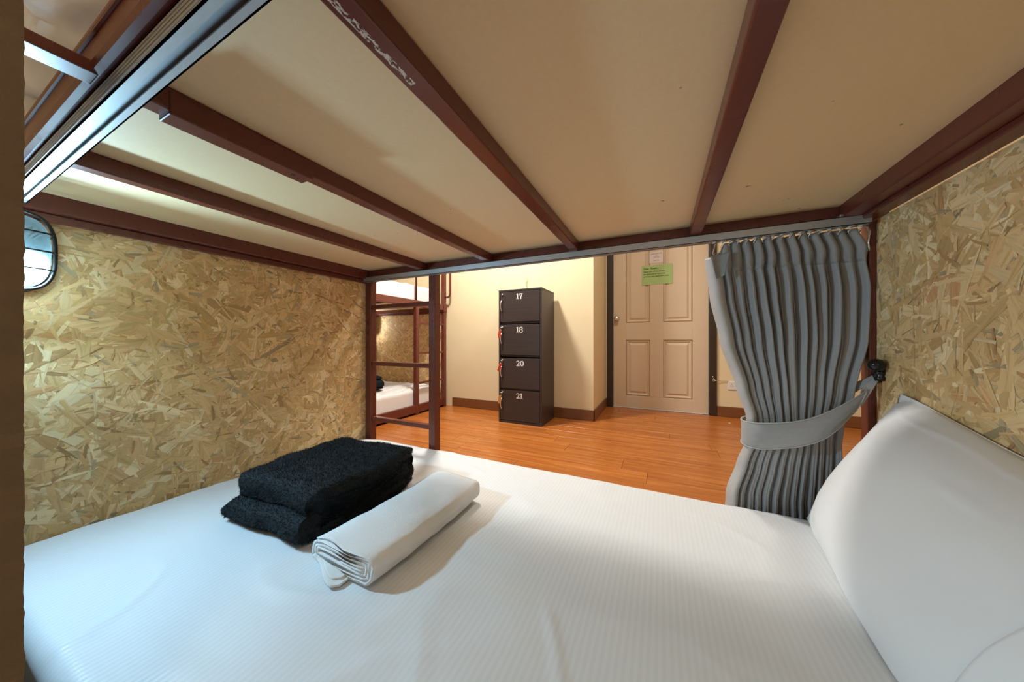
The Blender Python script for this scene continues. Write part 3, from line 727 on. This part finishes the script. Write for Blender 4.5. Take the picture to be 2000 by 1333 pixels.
def sweep(prof, f, n):
    """closed profile (a, z) swept: f(a, z, s) -> point, s in 0..1, capped"""
    bm = bmesh.new(); rings = []
    for j in range(n+1): rings.append([bm.verts.new(f(a, z, j/n)) for a, z in prof])
    K = len(prof)
    for A, Bq in zip(rings, rings[1:]):
        for k in range(K): bm.faces.new((A[k], A[(k+1) % K], Bq[(k+1) % K], Bq[k]))
    bm.faces.new(rings[0][::-1]); bm.faces.new(rings[-1]); return bm
ZM = H-.520+.003
BX0, BX1, BY0, BY1 = -1.175, -.785, .468, .875
bl = empty('folded_blanket', ((BX0+BX1)/2, (BY0+BY1)/2, ZM), 'black fluffy blanket folded in two thick layers on the near white mattress', 'blanket', 'folded black blankets')
pr = thicken(ribbon_profile(4, BY1-BY0, .031, .0015, .01, 2), .0325)
def f_bl(a, z, s):
    e = abs(2*s-1); pinch = 1-.16*max(0, (e-.80)/.20)**2
    x = BX0+(BX1-BX0)*s; top = z/.13
    x += -.02*top*(1-s)*-1.2 + .012*math.sin(z*60)*(1 if s > .5 else -1)*(e > .8)
    # upper pair sits back and hangs narrower on the left
    yb = BY0+a+.030*sm(.4, .6, top)*(1-a/.4)*.9
    tilt = .82+.24*nz((s*1.3, a*4, 1), 2)+.13*sm(0, 1, s)*(a/.4)
    zz = z*pinch*(1+.03*nz((x, a, z*3), 9))*(tilt*.12+.90)
    if top > .9: zz += .006*nz((x*.7, a*2.4, 3), 16)+.004*abs(nz((x*.6, a*3, 8), 24))
    x += .012*nz((a*6, z*14, s > .5), 2)
    ec = max(0, (e-.80)/.20); yc = a-.2; x -= (1 if s > .5 else -1)*.030*(abs(yc)/.2)**3*ec
    yb += .010*nz((x*3, z*9, 2), 3); yb -= (a-.2)*.10*max(0, (e-.80)/.20)**2
    rot = .05; cx_, cy_ = (BX0+BX1)/2, (BY0+BY1)/2; dx, dy = x-cx_, yb-cy_
    return Vector((cx_+dx*math.cos(rot)-dy*math.sin(rot), cy_+dx*math.sin(rot)+dy*math.cos(rot), ZM+.003+max(0, zz)))
bb = obj('blanket_cloth', sweep(pr, f_bl, 70), M['fur'], bl, True)
def pile_mesh(src, n, length, seed, width=.0011):
    rg = np.random.default_rng(seed); me = src.data; me.calc_loop_triangles(); T_ = len(me.loop_triangles)
    idx = np.empty(T_*3, np.int32); me.loop_triangles.foreach_get('vertices', idx); idx = idx.reshape(-1, 3)
    co = np.empty(len(me.vertices)*3); me.vertices.foreach_get('co', co); co = co.reshape(-1, 3)
    a, b, c = co[idx[:, 0]], co[idx[:, 1]], co[idx[:, 2]]; nr = np.cross(b-a, c-a); nr = nr*(1 if (a*nr).sum() > 0 else -1); ar = np.linalg.norm(nr, axis=1); nr = nr/np.maximum(ar, 1e-12)[:, None]
    pk = rg.choice(T_, n, p=ar/ar.sum()); r1 = np.sqrt(rg.random(n))[:, None]; r2 = rg.random(n)[:, None]
    P = (1-r1)*a[pk]+r1*(1-r2)*b[pk]+r1*r2*c[pk]; N = nr[pk]
    clump = np.stack([np.sin(P[:, 0]*160+P[:, 1]*70), np.cos(P[:, 1]*150-P[:, 2]*90), np.sin(P[:, 2]*140+P[:, 0]*60)], 1)*.28
    D = N+rg.normal(0, .33, (n, 3))+clump+np.array([0, 0, -.12]); D /= np.linalg.norm(D, axis=1)[:, None]
    s = np.cross(D, rg.normal(0, 1, (n, 3))); s /= np.linalg.norm(s, axis=1)[:, None]; L = rg.uniform(.45, 1, (n, 1))*length
    vs = np.stack([P-s*width/2, P+s*width/2, P+D*L], 1).reshape(-1, 3)
    m2 = bpy.data.meshes.new('pile'); m2.vertices.add(3*n); m2.vertices.foreach_set('co', vs.reshape(-1)); m2.loops.add(3*n)
    m2.loops.foreach_set('vertex_index', np.arange(3*n, dtype=np.int32)); m2.polygons.add(n); m2.polygons.foreach_set('loop_start', np.arange(0, 3*n, 3, dtype=np.int32)); m2.update(calc_edges=True)
    return m2
link('pile', pile_mesh(bb, 170000, .0075, 3), M['pile'], bl, kind='stuff', local=True)
b3 = copy_tree(bl); b3.location = (-2.66, 2.06, .262); b3.rotation_euler = (0, 0, R(-90)); b3['label'] = 'black blanket folded on the low mattress of the far bunk'

# ------------------------------------------------------------------ folded white towel
TX0, TX1, TY0, TY1 = -.735, -.515, .452, .868
tw = empty('folded_towel', ((TX0+TX1)/2, (TY0+TY1)/2, ZM), 'white towel folded into a flat roll beside the black blanket', 'towel')
def spiral(wid, hgt, turns, t):
    pts = []; n = int(turns*40)
    for i in range(n+1):
        k = i/40; sh = t*1.12*(turns-k) ; a = -math.pi/2+2*math.pi*k            # inside out reversed below
        rx, rz = wid/2-(turns-k)*t*1.1, hgt/2-(turns-k)*t*1.15
        r = rz; c = math.cos(a); s = math.sin(a); flat = max(0, rx-r)
        x = (r*c if abs(c) < 1 else r*c)+flat*max(-1, min(1, c*1.6)); z = r*s
        pts.append((wid/2+x, hgt/2+z))
    return pts
sp = spiral(.205, .066, 3.6, .0072)
prT = thicken(sp, .0066)
def f_tw(a, z, s):
    y = TY0+(TY1-TY0)*s; x = TX0+a
    zz = z*(1+.05*nz((a*4, s*2, 0), 3)); top = z/.066
    zz *= 1-.16*sm(.0, .4, .4-(a/.205))*top*0.6
    x += .010*math.sin(s*3.1)*.8+.004*nz((0, s*5, z*30), 2); y += .010*nz((a*12, z*40, 5), 1)*(1 if s < .5 else .6)-.02*(a/.2)*(s-.2)*.4
    rot = -.02; cx_, cy_ = (TX0+TX1)/2, (TY0+TY1)/2; dx, dy = x-cx_, y-cy_
    if top > .8: zz += .0025*nz((x*2, y*1.2, 3), 12)
    return Vector((cx_+dx*math.cos(rot)-dy*math.sin(rot), cy_+dx*math.sin(rot)+dy*math.cos(rot), ZM+.0015+max(0, zz)))
obj('rolled_cloth', sweep(prT, f_tw, 60), M['towel'], tw, True)
# the loose end that hangs out in front
def tail(k):
    def f(u, v):
        x = TX0+.012+.118*u-.01*k; front = .004+.030*sm(.1, .85, u)-.012*k-.012*sm(.88, 1, u); y = TY0+.06-(.06+front)*v
        z = ZM+.0045+.0045*k+.022*(1-u)**1.5*(1-.25*v)-.002*math.sin(u*7)
        return (x, y, max(ZM+.0015, z))
    return f
for k in (0, 1):
    o = link('loose_end', grid_mesh('loose_end', tail(k), 40, 20), M['towel'], tw, True); o.modifiers.new('t', 'SOLIDIFY').thickness = .0034

# ------------------------------------------------------------------ caged bulkhead lamp on the foot panel
lp = empty('bulkhead_lamp', (-1.476, .158, H+.225), 'lit oval bulkhead lamp with black wire cage on the strand board', 'lamp')
LC = Vector((-1.476, .158, H+.222)); LA, LB = .058, .096
def sup(a, k=1, p=2.9):
    c, s = math.cos(a), math.sin(a); return (LA*k*math.copysign(abs(c)**(2/p), c), LB*k*math.copysign(abs(s)**(2/p), s))
def shell(levels, n=48):
    bm = bmesh.new(); rings = []
    for d, k in levels: rings.append([bm.verts.new((LC.x+d, LC.y+sup(2*math.pi*i/n, k)[0], LC.z+sup(2*math.pi*i/n, k)[1])) for i in range(n)])
    for A, Bq in zip(rings, rings[1:]):
        for k in range(n): bm.faces.new((A[k], A[(k+1) % n], Bq[(k+1) % n], Bq[k]))
    bm.faces.new(rings[-1]); return bm
obj('lamp_base', shell([(.003, 1.03), (.024, 1.03), (.026, .94)]), M['black_metal'], lp)
gb = shell([(.028, .93), (.05, .93), (.075, .90), (.092, .82), (.100, .68), (.104, .4)])
bmesh.ops.subdivide_edges(gb, edges=gb.edges[:], cuts=2, use_grid_fill=True)
for v in gb.verts: v.co.x += .0009*math.sin((v.co.z-LC.z)*2*math.pi/.0065)*(v.co.x > LC.x+.085); v.co.y += .0006*math.sin((v.co.z-LC.z)*2*math.pi/.0065)
obj('glass_cover', gb, M['lamp_glass'], lp, True)
obj('bulb', lathe([(.002, -.03), (.014, -.026), (.022, -.012), (.024, 0), (.020, .014), (.012, .026), (.010, .04)], (0, 0, 1), (LC.x+.055, LC.y, LC.z-.035), 18), M['bulb'], lp, True)
obj('cage_frame', T([(LC.x+.075, LC.y+sup(2*math.pi*i/48, 1.0)[0], LC.z+sup(2*math.pi*i/48, 1.0)[1]) for i in range(48)], .0036, 8, close=True), M['black_metal'], lp, True)
for dz in (-.045, .0, .045):
    k = math.sqrt(1-(dz/LB)**2)*.5+.5
    obj('cage_wire', T([(LC.x+.026, LC.y-LA*1.02*k, LC.z+dz), (LC.x+.075, LC.y-LA*1.0*k, LC.z+dz), (LC.x+.098, LC.y-LA*.86*k, LC.z+dz), (LC.x+.108, LC.y-LA*.4, LC.z+dz), (LC.x+.110, LC.y, LC.z+dz), (LC.x+.108, LC.y+LA*.4, LC.z+dz), (LC.x+.098, LC.y+LA*.86*k, LC.z+dz), (LC.x+.075, LC.y+LA*1.0*k, LC.z+dz), (LC.x+.026, LC.y+LA*1.02*k, LC.z+dz)], .0022, 6), M['black_metal'], lp, True)
l2 = copy_tree(lp); l2.location = (.35, Y0, H+.225); l2.rotation_euler = (0, 0, R(90)); l2['label'] = 'unseen oval lamp added behind the near bunk to house the fill light'  # copied fixture, out of view, added around the fill light
l3 = copy_tree(lp); l3.location = (-3.34, 2.868-.032, H+.225); l3.rotation_euler = (0, 0, R(-90)); l3['label'] = 'oval bulkhead lamp inside the far bunk bed'
# ceiling lights of the room (outside the frame, mirrored in gloss); the rear one is added for fill
for i, (x, y, lb) in enumerate(((-1.45, 1.95, 'round white ceiling light between the two bunk beds'), (-.1, 2.15, 'round white ceiling light in front of the door'), (.3, -.75, 'unseen round white ceiling light added behind the near bunk for fill'))):
    e = empty('ceiling_light', (x, y, ZC), lb, 'ceiling light', 'round ceiling lights')
    obj('light_housing', lathe([(.16, 0), (.16, .03), (.15, .045), (.14, .045)], (0, 0, -1), (x, y, ZC-.0005), 32), M['plastic'], e, True)
    obj('diffuser', lathe([(.139, .046), (.138, .052), (.12, .060), (.06, .064)], (0, 0, -1), (x, y, ZC), 32), M['diffuser'], e, True)
